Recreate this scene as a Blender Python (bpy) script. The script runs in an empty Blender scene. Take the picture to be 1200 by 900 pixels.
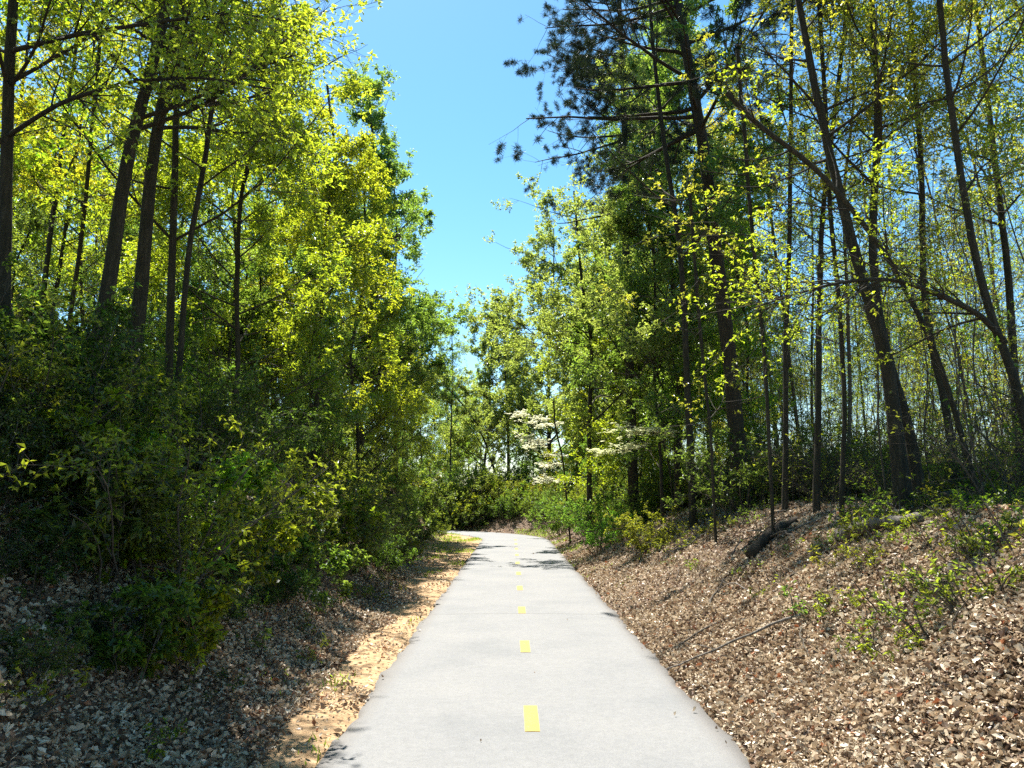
import bpy, math, random
import numpy as np
from mathutils import Vector
rng = np.random.default_rng(7)
random.seed(7)
S = bpy.context.scene
COL = S.collection

# ------------------------------------------------------------------ camera
F = 940.0; PITCH = math.radians(8.17); EYE = 1.70; PX = 0.15
cam = bpy.data.cameras.new('camera'); cam.sensor_width = 36; cam.lens = F / 1200 * 36
cam.clip_end = 5000; cam.clip_start = 0.05
co = bpy.data.objects.new('camera', cam); COL.objects.link(co)
co.location = (0, 0, EYE); co.rotation_euler = (math.pi/2 + PITCH, 0, 0); S.camera = co

def ray(px, py):
    a, b = (px-600)/F, (450-py)/F
    c, s = math.cos(PITCH), math.sin(PITCH)
    return np.array([a, c - b*s, s + b*c])
def W(px, py, Y):
    d = ray(px, py); return np.array([0, 0, EYE]) + d*(Y/d[1])

SAZ, SEL = math.radians(18), math.radians(60)      # where the sun stands
# ------------------------------------------------------------------ path line and terrain
HALF = 1.40
def centreline():
    pts = [(PX, -30.0)]
    y = -30.0
    while y < 34.0: y += 0.5; pts.append((PX, y))
    R = 13.0; cx, cy = PX - R, 34.0
    for k in range(1, 57): a = math.radians(k*1.9); pts.append((cx + R*math.cos(a), cy + R*math.sin(a)))
    a = math.radians(56*1.9); dx, dy = -math.sin(a), math.cos(a); x, y = pts[-1]
    for k in range(1, 60): pts.append((x + dx*k*0.7, y + dy*k*0.7))
    return np.array(pts)
CL = centreline()
def lateral(x, y):
    """signed distance from the path line, right positive, and the distance along it"""
    x = np.atleast_1d(np.asarray(x, float)); y = np.atleast_1d(np.asarray(y, float))
    A = CL[:-1]; D = CL[1:] - A; L2 = (D**2).sum(1)
    best = np.full(x.shape, 1e9); u = np.zeros(x.shape)
    for c in range(0, len(x), 20000):
        X = x[c:c+20000, None] - A[:, 0]; Y = y[c:c+20000, None] - A[:, 1]
        t = np.clip((X*D[:, 0] + Y*D[:, 1])/L2, 0, 1)
        dx = X - t*D[:, 0]; dy = Y - t*D[:, 1]; d2 = dx*dx + dy*dy
        k = d2.argmin(1); r = np.arange(len(k))
        cr = D[k, 1]*dx[r, k] - D[k, 0]*dy[r, k]
        u[c:c+20000] = np.sqrt(d2[r, k])*np.where(cr >= 0, 1, -1)
    return u
_ph = np.random.default_rng(3).uniform(0, 6.28, (60, 3))
def noise(x, y, f, k0=0, n=6):
    v = 0
    for k in range(n):
        a = _ph[(k0+k) % 60]; th = a[0]
        v = v + np.sin((x*math.cos(th) + y*math.sin(th))*f*(1+0.23*k) + a[1] + 1.7*np.sin((x*math.sin(th*1.7)+y*math.cos(th*1.7))*f*0.61 + a[2]))
    return v/n
def sm(a, b, x):
    t = np.clip((x-a)/(b-a), 0, 1); return t*t*(3-2*t)
def height(x, y, fine=True):
    x = np.atleast_1d(np.asarray(x, float)); y = np.atleast_1d(np.asarray(y, float))
    u = lateral(x, y)
    wob = noise(x, y, 0.55, 5)*0.35
    far = sm(10, 30, y)
    sh = 1.85 + 0.9*far                       # outer edge of left shoulder
    ul = -u
    hl = 2.35*(0.25*sm(sh, sh+3.6+wob, ul) + 0.75*sm(sh+0.1, sh+3.1+wob, ul)) + 0.5*sm(5.5, 14, ul) - 2.6*sm(24, 60, ul)
    hr = 1.55*sm(1.25, 4.75+wob*0.8, u)*(1-0.15*far) + 0.22*sm(5, 9, u) - 2.4*sm(20, 55, u)
    h = np.where(u < 0, hl, hr)
    off = sm(1.5, 2.6, np.abs(u))
    h = h + off*(noise(x, y, 1.3, 12)*0.10 + noise(x, y, 0.35, 20)*0.16*sm(3, 7, np.abs(u)))
    h = h + noise(x, y, 4.2, 30)*0.035*sm(1.5, 2.2, np.abs(u))
    if fine: h = h + noise(x, y, 11., 40)*0.016*sm(1.42, 1.8, np.abs(u))
    return h - 0.05*(1-sm(1.3, 1.6, np.abs(u)))
def H(x, y): return float(height(x, y, False)[0])
def hit(px, py):
    d = ray(px, py); t = 3.0
    while t < 80:
        p = np.array([0, 0, EYE]) + d*t
        if p[2] <= H(p[0], p[1]): return p
        t += 0.05
    return p

# ------------------------------------------------------------------ mesh helpers
def mesh(name, V, Fq, mat, parent=None, smooth=True, attrs=None):
    """V (n,3); Fq list of face index arrays (m,k)"""
    me = bpy.data.meshes.new(name)
    V = np.asarray(V, np.float32)
    Fq = [np.asarray(f, np.int32) for f in (Fq if isinstance(Fq, list) else [Fq]) if len(f)]
    me.vertices.add(len(V)); me.vertices.foreach_set('co', V.ravel())
    loops = np.concatenate([f.ravel() for f in Fq]); tot = np.concatenate([np.full(len(f), f.shape[1], np.int32) for f in Fq])
    me.loops.add(len(loops)); me.loops.foreach_set('vertex_index', loops)
    me.polygons.add(len(tot)); me.polygons.foreach_set('loop_start', np.concatenate([[0], np.cumsum(tot)[:-1]]).astype(np.int32))
    me.polygons.foreach_set('loop_total', tot)
    me.polygons.foreach_set('use_smooth', np.full(len(tot), smooth))
    for k, v in (attrs or {}).items():
        a = me.attributes.new(k, 'FLOAT', 'POINT'); a.data.foreach_set('value', np.asarray(v, np.float32))
    me.materials.append(mat); me.update(calc_edges=True)
    o = bpy.data.objects.new(name, me); COL.objects.link(o)
    if parent: o.parent = parent
    return o
def tag(o, label=None, cat=None, group=None, kind=None):
    if label: o['label'] = label
    if cat: o['category'] = cat
    if group: o['group'] = group
    if kind: o['kind'] = kind
    return o
def empty(name, loc, rz=0, sc=1):
    o = bpy.data.objects.new(name, None); COL.objects.link(o); o.empty_display_size = 0.3
    o.location = loc; o.rotation_euler = (0, 0, rz); o.scale = (sc, sc, sc) if np.isscalar(sc) else sc
    return o
def nrm(v): return v/np.maximum(np.linalg.norm(v, axis=-1, keepdims=True), 1e-9)

class Tubes:
    def __init__(s): s.V = []; s.Fq = []; s.n = 0
    def add(s, P, R, k):
        """P (B,n,3) R (B,n)"""
        B, n, _ = P.shape
        T = nrm(np.gradient(P, axis=1))
        ref = np.where(np.abs(T[:, :1, 2:3]) > 0.8, np.array([1., 0.03, 0]), np.array([0, 0.05, 1.]))
        ref = np.broadcast_to(ref, T.shape)
        A = nrm(np.cross(T, ref)); C = np.cross(T, A)
        th = np.arange(k)*2*math.pi/k
        Q = P[:, :, None] + R[:, :, None, None]*(np.cos(th)[:, None]*A[:, :, None] + np.sin(th)[:, None]*C[:, :, None])
        idx = s.n + np.arange(B*n*k).reshape(B, n, k)
        j = np.roll(idx, -1, 2)
        f = np.stack([idx[:, :-1], j[:, :-1], j[:, 1:], idx[:, 1:]], -1).reshape(-1, 4)
        s.V.append(Q.reshape(-1, 3)); s.Fq.append(f); s.n += B*n*k
    def build(s, name, mat, parent=None):
        return mesh(name, np.concatenate(s.V), np.concatenate(s.Fq), mat, parent)

def interp(P, i, t):
    n = P.shape[1]; f = np.clip(t, 0, 0.9999)*(n-1); k = f.astype(int); w = (f-k)
    if P.ndim == 3: w = w[:, None]
    return P[i, k]*(1-w) + P[i, k+1]*w
def spawn(g, P, R, i, t, ang, length, n, rr, up=0., wob=0.25, rmax=None, bias=None, flat=0.):
    """children of polylines P: parent index i, place t, angle ang, length -> (P2,R2)"""
    T = nrm(np.gradient(P, axis=1)); o = interp(P, i, t); d = nrm(interp(T, i, t)); r = interp(R, i, t)
    rnd = g.normal(size=d.shape)
    if bias is not None: rnd = rnd + bias
    rnd[:, 2] *= (1-flat)
    side = nrm(rnd - (rnd*d).sum(1, keepdims=True)*d)
    cd = nrm(d*np.cos(ang)[:, None] + side*np.sin(ang)[:, None])
    cd[:, 2] *= (1-flat*0.7); cd = nrm(cd)
    step = (length/(n-1))[:, None]; pts = [o]; drift = g.normal(size=d.shape)*wob*0.5
    for k in range(n-1):
        pts.append(pts[-1] + cd*step)
        cd = cd + drift/(n) + g.normal(size=d.shape)*wob/(n**0.5)*0.6; cd[:, 2] += up/n; cd = nrm(cd)
    P2 = np.stack(pts, 1)
    r0 = r*rr if rmax is None else np.minimum(r*rr, rmax)
    R2 = r0[:, None]*np.linspace(1, 0.25, n)[None]
    return P2, R2
def leafmesh(g, base, dirs, size, asp=0.5, fold=0.35, droop=0.25, updir=0.6):
    """folded pointed leaves: base(N,3) dirs(N,3) size(N)"""
    N = len(base); up = nrm(g.normal(size=(N, 3))*(1-updir) + np.array([0, 0, 1.])*updir)
    sd = nrm(np.cross(dirs, up)); nn = np.cross(sd, dirs); L = size[:, None]
    a = base; m = base + dirs*L*0.45; c = m + nn*(L*0.02)
    l = m + sd*L*asp*0.5 + nn*L*fold*asp*0.5; r = m - sd*L*asp*0.5 + nn*L*fold*asp*0.5
    tip = base + dirs*L - nn*L*droop
    V = np.stack([a, r, tip, l], 1).reshape(-1, 3)
    q = np.arange(N)[:, None]*4
    return V, np.concatenate([q + np.array([0, 1, 2]), q + np.array([0, 2, 3])])
def clusters(g, P, n_nodes, k, size, spread=1.0, tmin=0.15, weight=None, updir=0.6, asp=0.5, flat=0.3, jitter=0.05, droop=.25, horizontal=0.0):
    L = np.linalg.norm(P[:, -1]-P[:, 0], axis=1); w = L/L.sum() if weight is None else weight/weight.sum()
    i = g.choice(len(P), n_nodes, p=w); t = g.uniform(tmin, 1, n_nodes)
    o = interp(P, i, t) + g.normal(size=(n_nodes, 3))*jitter
    T = nrm(P[:, -1]-P[:, 0])[i]
    o = np.repeat(o, k, 0); T = np.repeat(T, k, 0)
    d = g.normal(size=o.shape)*spread + T*0.5; d[:, 2] = d[:, 2]*(1-flat)*(1-horizontal); d = nrm(d)
    s = size*g.uniform(0.55, 1.25, len(o))
    return leafmesh(g, o, d, s, updir=updir, asp=asp, droop=droop)

# ------------------------------------------------------------------ materials
def newmat(name):
    m = bpy.data.materials.new(name); m.use_nodes = True; nt = m.node_tree; nt.nodes.clear(); return m, nt
def N(nt, t, **kw):
    n = nt.nodes.new(t)
    for k, v in kw.items():
        if k.startswith('i_'): n.inputs[k[2:].replace('_', ' ')].default_value = v
        else: setattr(n, k, v)
    return n
def ramp(nt, fac, stops, interp_='LINEAR'):
    r = nt.nodes.new('ShaderNodeValToRGB'); e = r.color_ramp.elements; r.color_ramp.interpolation = interp_
    while len(e) < len(stops): e.new(0.5)
    for k, (p, c) in enumerate(stops): e[k].position = p; e[k].color = (*c, 1)
    nt.links.new(fac, r.inputs[0]); return r.outputs[0]
def mixc(nt, fac, a, b, mode='MIX'):
    m = nt.nodes.new('ShaderNodeMix'); m.data_type = 'RGBA'; m.blend_type = mode
    for s, v in ((0, fac), (6, a), (7, b)):
        if hasattr(v, 'links'): nt.links.new(v, m.inputs[s])
        else: m.inputs[s].default_value = v if s == 0 else (*v, 1)
    return m.outputs[2]
def math_(nt, op, a, b=0.0, c=None):
    m = nt.nodes.new('ShaderNodeMath'); m.operation = op
    for s, v in ((0, a), (1, b), (2, c)):
        if v is None: continue
        if hasattr(v, 'links'): nt.links.new(v, m.inputs[s])
        else: m.inputs[s].default_value = v
    return m.outputs[0]
def leaf_mat(name, transl=0.6, gain=4.4, gloss=0.06, spread=0.5, tcol=(1.15, 1.10, 0.5)):
    """colour from the object's own colour, varied leaf by leaf; light also passes through"""
    m, nt = newmat(name); L = nt.links
    info = N(nt, 'ShaderNodeObjectInfo'); geo = N(nt, 'ShaderNodeNewGeometry')
    v = math_(nt, 'MULTIPLY_ADD', geo.outputs['Random Per Island'], spread*1.2, 1-spread*0.6)
    c = mixc(nt, 1.0, info.outputs['Color'], (1, 1, 1), 'MULTIPLY')
    hsv = N(nt, 'ShaderNodeHueSaturation'); L.new(c, hsv.inputs['Color']); L.new(v, hsv.inputs['Value'])
    hh = math_(nt, 'MULTIPLY_ADD', math_(nt, 'FRACT', math_(nt, 'MULTIPLY', geo.outputs['Random Per Island'], 37.3)), 0.026, 0.487)
    L.new(hh, hsv.inputs['Hue'])
    base = hsv.outputs[0]
    d = N(nt, 'ShaderNodeBsdfDiffuse'); L.new(base, d.inputs[0])
    t = N(nt, 'ShaderNodeBsdfTranslucent'); L.new(mixc(nt, 1.0, base, tuple(gain*x for x in tcol), 'MULTIPLY'), t.inputs[0])
    mx = N(nt, 'ShaderNodeMixShader'); mx.inputs[0].default_value = transl
    L.new(d.outputs[0], mx.inputs[1]); L.new(t.outputs[0], mx.inputs[2])
    g = N(nt, 'ShaderNodeBsdfGlossy'); g.inputs['Roughness'].default_value = 0.38; g.inputs[0].default_value = (0.9, 0.95, 1, 1)
    m2 = N(nt, 'ShaderNodeMixShader'); m2.inputs[0].default_value = gloss
    L.new(mx.outputs[0], m2.inputs[1]); L.new(g.outputs[0], m2.inputs[2])
    out = N(nt, 'ShaderNodeOutputMaterial'); L.new(m2.outputs[0], out.inputs[0]); return m
def principled(nt, col, rough=0.85, bump=None, bs=0.5, bd=0.02, spec=0.3):
    p = N(nt, 'ShaderNodeBsdfPrincipled'); p.inputs['Roughness'].default_value = rough; p.inputs['Specular IOR Level'].default_value = spec
    nt.links.new(col, p.inputs['Base Color'])
    if bump is not None:
        b = N(nt, 'ShaderNodeBump'); b.inputs['Strength'].default_value = bs; b.inputs['Distance'].default_value = bd
        nt.links.new(bump, b.inputs['Height']); nt.links.new(b.outputs[0], p.inputs['Normal'])
    o = N(nt, 'ShaderNodeOutputMaterial'); nt.links.new(p.outputs[0], o.inputs[0]); return p
def tex(nt, t, scale, vec=None, detail=6, rough=0.6, dist=0.0):
    n = N(nt, t); n.inputs['Scale'].default_value = scale
    if 'Detail' in n.inputs: n.inputs['Detail'].default_value = detail
    if 'Roughness' in n.inputs and t == 'ShaderNodeTexNoise': n.inputs['Roughness'].default_value = rough; n.inputs['Distortion'].default_value = dist
    if vec is not None: nt.links.new(vec, n.inputs['Vector'])
    return n
def bark_mat(name, c1, c2, c3):
    m, nt = newmat(name)
    tc = N(nt, 'ShaderNodeTexCoord'); mp = N(nt, 'ShaderNodeMapping'); mp.inputs['Scale'].default_value = (14, 14, 2.2)
    nt.links.new(tc.outputs['Object'], mp.inputs[0])
    n = tex(nt, 'ShaderNodeTexNoise', 1.6, mp.outputs[0], 8, 0.7, 0.6)
    n2 = tex(nt, 'ShaderNodeTexNoise', 1.3, tc.outputs['Object'], 4)
    c = ramp(nt, n.outputs[0], [(0.3, c1), (0.52, c2), (0.72, c3)])
    c = mixc(nt, math_(nt, 'MULTIPLY', n2.outputs[0], 0.5), c, (0.06, 0.065, 0.042))
    principled(nt, c, 0.9, n.outputs[0], 0.9, 0.03); return m
M = {}
M['bark'] = bark_mat('bark_grey_brown', (0.010, 0.0075, 0.005), (0.042, 0.031, 0.022), (0.115, 0.09, 0.068))
M['pinebark'] = bark_mat('bark_pine', (0.012, 0.008, 0.005), (0.048, 0.03, 0.02), (0.11, 0.072, 0.048))
M['twig'] = bark_mat('bark_twig', (0.05, 0.038, 0.03), (0.13, 0.103, 0.083), (0.27, 0.23, 0.19))
M['deadwood'] = bark_mat('dead_wood', (0.10, 0.08, 0.065), (0.27, 0.23, 0.2), (0.45, 0.41, 0.37))
M['darkwood'] = bark_mat('rotten_wood', (0.02, 0.014, 0.01), (0.055, 0.038, 0.028), (0.11, 0.08, 0.06))
M['leaf'] = leaf_mat('leaf')
M['shrubleaf'] = leaf_mat('shrub_leaf', 0.5, 3.2, 0.03, 0.9)
M['needle'] = leaf_mat('pine_needle', 0.2, 1.5, 0.05, 0.4, (1, 1.1, 0.5))
M['petal'] = leaf_mat('dogwood_bract', 0.4, 1.3, 0.03, 0.15, (1, 1, 0.9))

# ground
def ground_mat():
    m, nt = newmat('woodland_soil'); L = nt.links
    tc = N(nt, 'ShaderNodeTexCoord').outputs['Object']
    at = N(nt, 'ShaderNodeAttribute'); at.attribute_name = 'sand'
    v = tex(nt, 'ShaderNodeTexVoronoi', 22, tc); v2 = tex(nt, 'ShaderNodeTexNoise', 40, tc, 5, .7); v3 = tex(nt, 'ShaderNodeTexNoise', 1.1, tc, 4)
    sep = N(nt, 'ShaderNodeSeparateColor'); L.new(v.outputs['Color'], sep.inputs[0])
    lit = ramp(nt, sep.outputs[0], [(0, (0.03, 0.02, 0.013)), (0.35, (0.07, 0.045, 0.03)), (0.7, (0.14, 0.095, 0.065)), (1, (0.26, 0.19, 0.14))])
    soil = ramp(nt, v2.outputs[0], [(0.3, (0.025, 0.016, 0.01)), (0.7, (0.09, 0.055, 0.035))])
    c = mixc(nt, ramp(nt, v3.outputs[0], [(0.35, (0.3,)*3), (0.65, (0.8,)*3)]), soil, lit)
    n = tex(nt, 'ShaderNodeTexNoise', 9, tc, 8, .75)
    sand = ramp(nt, n.outputs[0], [(0.25, (0.16, 0.095, 0.05)), (0.5, (0.42, 0.28, 0.155)), (0.75, (0.56, 0.41, 0.26))])
    k = math_(nt, 'ADD', at.outputs['Fac'], math_(nt, 'MULTIPLY_ADD', n.outputs[0], 0.9, -0.45))
    c = mixc(nt, ramp(nt, k, [(0.42, (0,)*3), (0.58, (1,)*3)]), c, sand)
    ad = math_(nt, 'ADD', v.outputs[0], v2.outputs[0])
    principled(nt, c, 0.95, ad, 0.7, 0.02, 0.15); return m
def asphalt_mat():
    m, nt = newmat('worn_pale_asphalt'); L = nt.links
    tc = N(nt, 'ShaderNodeTexCoord').outputs['Object']
    g = tex(nt, 'ShaderNodeTexVoronoi', 170, tc); big = tex(nt, 'ShaderNodeTexNoise', 0.9, tc, 5, .6); mid = tex(nt, 'ShaderNodeTexNoise', 14, tc, 6, .7)
    fine = tex(nt, 'ShaderNodeTexNoise', 260, tc, 3, .8)
    sep = N(nt, 'ShaderNodeSeparateColor'); L.new(g.outputs['Color'], sep.inputs[0])
    c = ramp(nt, sep.outputs[0], [(0, (0.150, 0.154, 0.158)), (0.5, (0.165, 0.168, 0.171)), (0.9, (0.178, 0.18, 0.182)), (1, (0.21, 0.21, 0.207))])
    c = mixc(nt, 1.0, c, ramp(nt, big.outputs[0], [(0.32, (0.86, 0.875, 0.89)), (0.5, (0.99, 0.99, 0.99)), (0.68, (1.06, 1.05, 1.035))]), 'MULTIPLY')
    c = mixc(nt, 1.0, c, ramp(nt, mid.outputs[0], [(0.3, (0.9,)*3), (0.7, (1.07,)*3)]), 'MULTIPLY')
    sx = N(nt, 'ShaderNodeSeparateXYZ'); L.new(tc, sx.inputs[0]); jn = tex(nt, 'ShaderNodeTexNoise', 2.5, tc, 5, .7)
    dj = math_(nt, 'ABSOLUTE', math_(nt, 'ADD', sx.outputs[1], math_(nt, 'MULTIPLY_ADD', jn.outputs[0], 0.12, -12.36)))
    c = mixc(nt, ramp(nt, dj, [(0.012, (0.4,)*3), (0.03, (0,)*3)]), c, (0.05, 0.048, 0.045))
    at = N(nt, 'ShaderNodeAttribute'); at.attribute_name = 'edge'
    e = math_(nt, 'ADD', at.outputs['Fac'], math_(nt, 'MULTIPLY_ADD', mid.outputs[0], 0.6, -0.3))
    c = mixc(nt, ramp(nt, e, [(0.55, (0,)*3), (1.0, (0.5,)*3)]), c, (0.12, 0.10, 0.08))
    principled(nt, c, 0.8, math_(nt, 'ADD', fine.outputs[0], sep.outputs[0]), 0.35, 0.004, 0.35); return m
def paint_mat():
    m, nt = newmat('yellow_road_paint'); tc = N(nt, 'ShaderNodeTexCoord').outputs['Object']
    n = tex(nt, 'ShaderNodeTexNoise', 45, tc, 6, .75); f = tex(nt, 'ShaderNodeTexNoise', 220, tc, 3, .8)
    c = ramp(nt, n.outputs[0], [(0.34, (0.3, 0.27, 0.17)), (0.43, (0.55, 0.38, 0.035)), (0.7, (0.66, 0.46, 0.045))])
    principled(nt, c, 0.65, f.outputs[0], 0.3, 0.003, 0.4); return m
def litter_mat():
    m, nt = newmat('dead_leaves'); L = nt.links
    geo = N(nt, 'ShaderNodeNewGeometry'); tc = N(nt, 'ShaderNodeTexCoord').outputs['Object']
    n = tex(nt, 'ShaderNodeTexNoise', 0.8, tc, 3)
    k = math_(nt, 'ADD', geo.outputs['Random Per Island'], math_(nt, 'MULTIPLY_ADD', n.outputs[0], 0.6, -0.3))
    c = ramp(nt, k, [(0.0, (0.10, 0.06, 0.04)), (0.25, (0.28, 0.192, 0.118)), (0.5, (0.49, 0.375, 0.25)), (0.8, (0.66, 0.54, 0.39)), (1.0, (0.8, 0.71, 0.56))])
    k2 = math_(nt, 'FRACT', math_(nt, 'MULTIPLY', geo.outputs['Random Per Island'], 91.7))
    c = mixc(nt, ramp(nt, k2, [(0.965, (0,)*3), (0.98, (0.8,)*3)]), c, (0.42, 0.15, 0.06))
    d = N(nt, 'ShaderNodeBsdfDiffuse'); L.new(c, d.inputs[0]); t = N(nt, 'ShaderNodeBsdfTranslucent'); L.new(c, t.inputs[0])
    mx = N(nt, 'ShaderNodeMixShader'); mx.inputs[0].default_value = 0.2; L.new(d.outputs[0], mx.inputs[1]); L.new(t.outputs[0], mx.inputs[2])
    g = N(nt, 'ShaderNodeBsdfGlossy'); g.inputs['Roughness'].default_value = 0.45
    m2 = N(nt, 'ShaderNodeMixShader'); m2.inputs[0].default_value = 0.045; L.new(mx.outputs[0], m2.inputs[1]); L.new(g.outputs[0], m2.inputs[2])
    o = N(nt, 'ShaderNodeOutputMaterial'); L.new(m2.outputs[0], o.inputs[0]); return m

# ------------------------------------------------------------------ setting
def axis(segs):
    out = [segs[0][0]]
    for a, b, s in segs:
        n = max(1, int(round((b-a)/s))); out += list(np.linspace(a, b, n+1)[1:])
    return np.array(out)
xs = axis([(-600, -100, 100), (-100, -30, 7), (-30, -12, 0.9), (-12, -6.5, 0.25), (-6.5, 6.5, 0.1), (6.5, 12, 0.25), (12, 30, 0.9), (30, 100, 7), (100, 600, 100)])
ys = axis([(-100, -10, 9), (-10, 2, 1), (2, 14, 0.1), (14, 52, 0.25), (52, 70, 0.9), (70, 140, 7), (140, 900, 95)])
GX, GY = np.meshgrid(xs, ys); gz = height(GX.ravel(), GY.ravel()); u = lateral(GX.ravel(), GY.ravel())
idx = np.arange(GX.size).reshape(GX.shape)
sandw = 1.9 + 1.3*sm(10, 30, GY.ravel())
sand = sm(0.0, 0.35, sandw + noise(GX.ravel(), GY.ravel(), 1.1, 8)*0.35 + 0.1 + u)*(u < 0) + 0.25*sm(1.9, 1.5, u)*(u > 0)
ground = mesh('ground', np.stack([GX.ravel(), GY.ravel(), gz], 1), np.stack([idx[:-1, :-1], idx[:-1, 1:], idx[1:, 1:], idx[1:, :-1]], -1).reshape(-1, 4), ground_mat(), attrs={'sand': sand})
tag(ground, 'brown leaf-strewn soil rising in banks beside the path', kind='structure')

def strip(P, us, z, name, mat, edge=False):
    T = nrm(np.gradient(P, axis=0)); Nn = np.stack([T[:, 1], -T[:, 0]], 1)
    us = np.asarray(us, float); V = P[:, None] + Nn[:, None]*us[None, :, None]
    if edge:
        wv = 0.022*np.sin(P[:, 1]*2.1) + 0.014*np.sin(P[:, 1]*5.7+2) + 0.010*np.sin(P[:, 1]*13.3+1) + np.random.default_rng(5).normal(size=len(P))*.006
        V[:, :2] += (Nn*wv[:, None])[:, None]; V[:, -2:] -= (Nn*np.roll(wv, 9)[:, None])[:, None]
    zz = np.broadcast_to(np.asarray(z, float), V.shape[:2])
    V3 = np.concatenate([V, zz[..., None]], -1); n, k = V3.shape[:2]
    ix = np.arange(n*k).reshape(n, k)
    f = np.stack([ix[:-1, :-1], ix[:-1, 1:], ix[1:, 1:], ix[1:, :-1]], -1).reshape(-1, 4)
    at = {'edge': np.broadcast_to(np.clip((np.abs(us)-1.0)/0.4, 0, 1), (n, k)).ravel()} if edge else None
    return mesh(name, V3.reshape(-1, 3), f, mat, attrs=at)
def resample(P, step):
    s = np.concatenate([[0], np.cumsum(np.linalg.norm(np.diff(P, axis=0), axis=1))]); q = np.arange(0, s[-1], step)
    return np.stack([np.interp(q, s, P[:, 0]), np.interp(q, s, P[:, 1])], 1)
PR = resample(CL, 0.12)
us = [-HALF-0.03, -HALF, -1.3, -1.15, -1, -.5, 0, .5, 1, 1.15, 1.3, HALF, HALF+0.03]
path = strip(PR, us, [-0.08, 0, .004, .006, .008, .014, .016, .014, .008, .006, .004, 0, -0.08], 'path', asphalt_mat(), True)
tag(path, 'smooth pale grey asphalt path running straight then bending left', kind='structure')
def along(s):  # s = world y on the straight part
    s0 = np.concatenate([[0], np.cumsum(np.linalg.norm(np.diff(CL, axis=0), axis=1))]); q = s + 30
    return np.stack([np.interp(q, s0, CL[:, 0]), np.interp(q, s0, CL[:, 1])], -1)
PM = paint_mat()
ords = ['nearest', 'second', 'third', 'fourth', 'fifth', 'sixth', 'seventh', 'eighth', 'ninth', 'tenth', 'eleventh', 'twelfth', 'thirteenth']
dash0, dstep, dlen = 6.17, 3.07, 0.74
for k in range(10):
    s = dash0 + dstep*k
    o = strip(along(np.linspace(s, s+dlen, 9)), [-0.055, 0.0, 0.055], [0.0195, 0.0203, 0.0195], 'centre_line_dash', PM)
    tag(o, f'{ords[k]} yellow painted dash from the viewer along the path centre', 'road marking', 'yellow dashes down the middle of the path')

# ------------------------------------------------------------------ light
sdir = Vector((-math.sin(SAZ)*math.cos(SEL), math.cos(SAZ)*math.cos(SEL), math.sin(SEL)))
sun = bpy.data.lights.new('sun', 'SUN'); sun.energy = 5.0; sun.angle = math.radians(0.53); sun.color = (1, 0.95, 0.87)
so = bpy.data.objects.new('sun', sun); COL.objects.link(so); so.rotation_euler = sdir.to_track_quat('Z', 'Y').to_euler(); so.location = (0, 0, 40)
w = bpy.data.worlds.new('World'); S.world = w; w.use_nodes = True; nt = w.node_tree
bg = nt.nodes['Background']; sky = nt.nodes.new('ShaderNodeTexSky'); sky.sky_type = 'NISHITA'; sky.sun_disc = False
sky.sun_elevation = SEL; sky.sun_rotation = -SAZ; sky.air_density = 1.0; sky.dust_density = 0.3; sky.ozone_density = 2.0
hs = nt.nodes.new('ShaderNodeHueSaturation'); hs.inputs['Hue'].default_value = 0.487; hs.inputs['Saturation'].default_value = 1.27; hs.inputs['Value'].default_value = 1.08
nt.links.new(sky.outputs[0], hs.inputs['Color']); nt.links.new(hs.outputs[0], bg.inputs[0]); bg.inputs[1].default_value = 0.075

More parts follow.
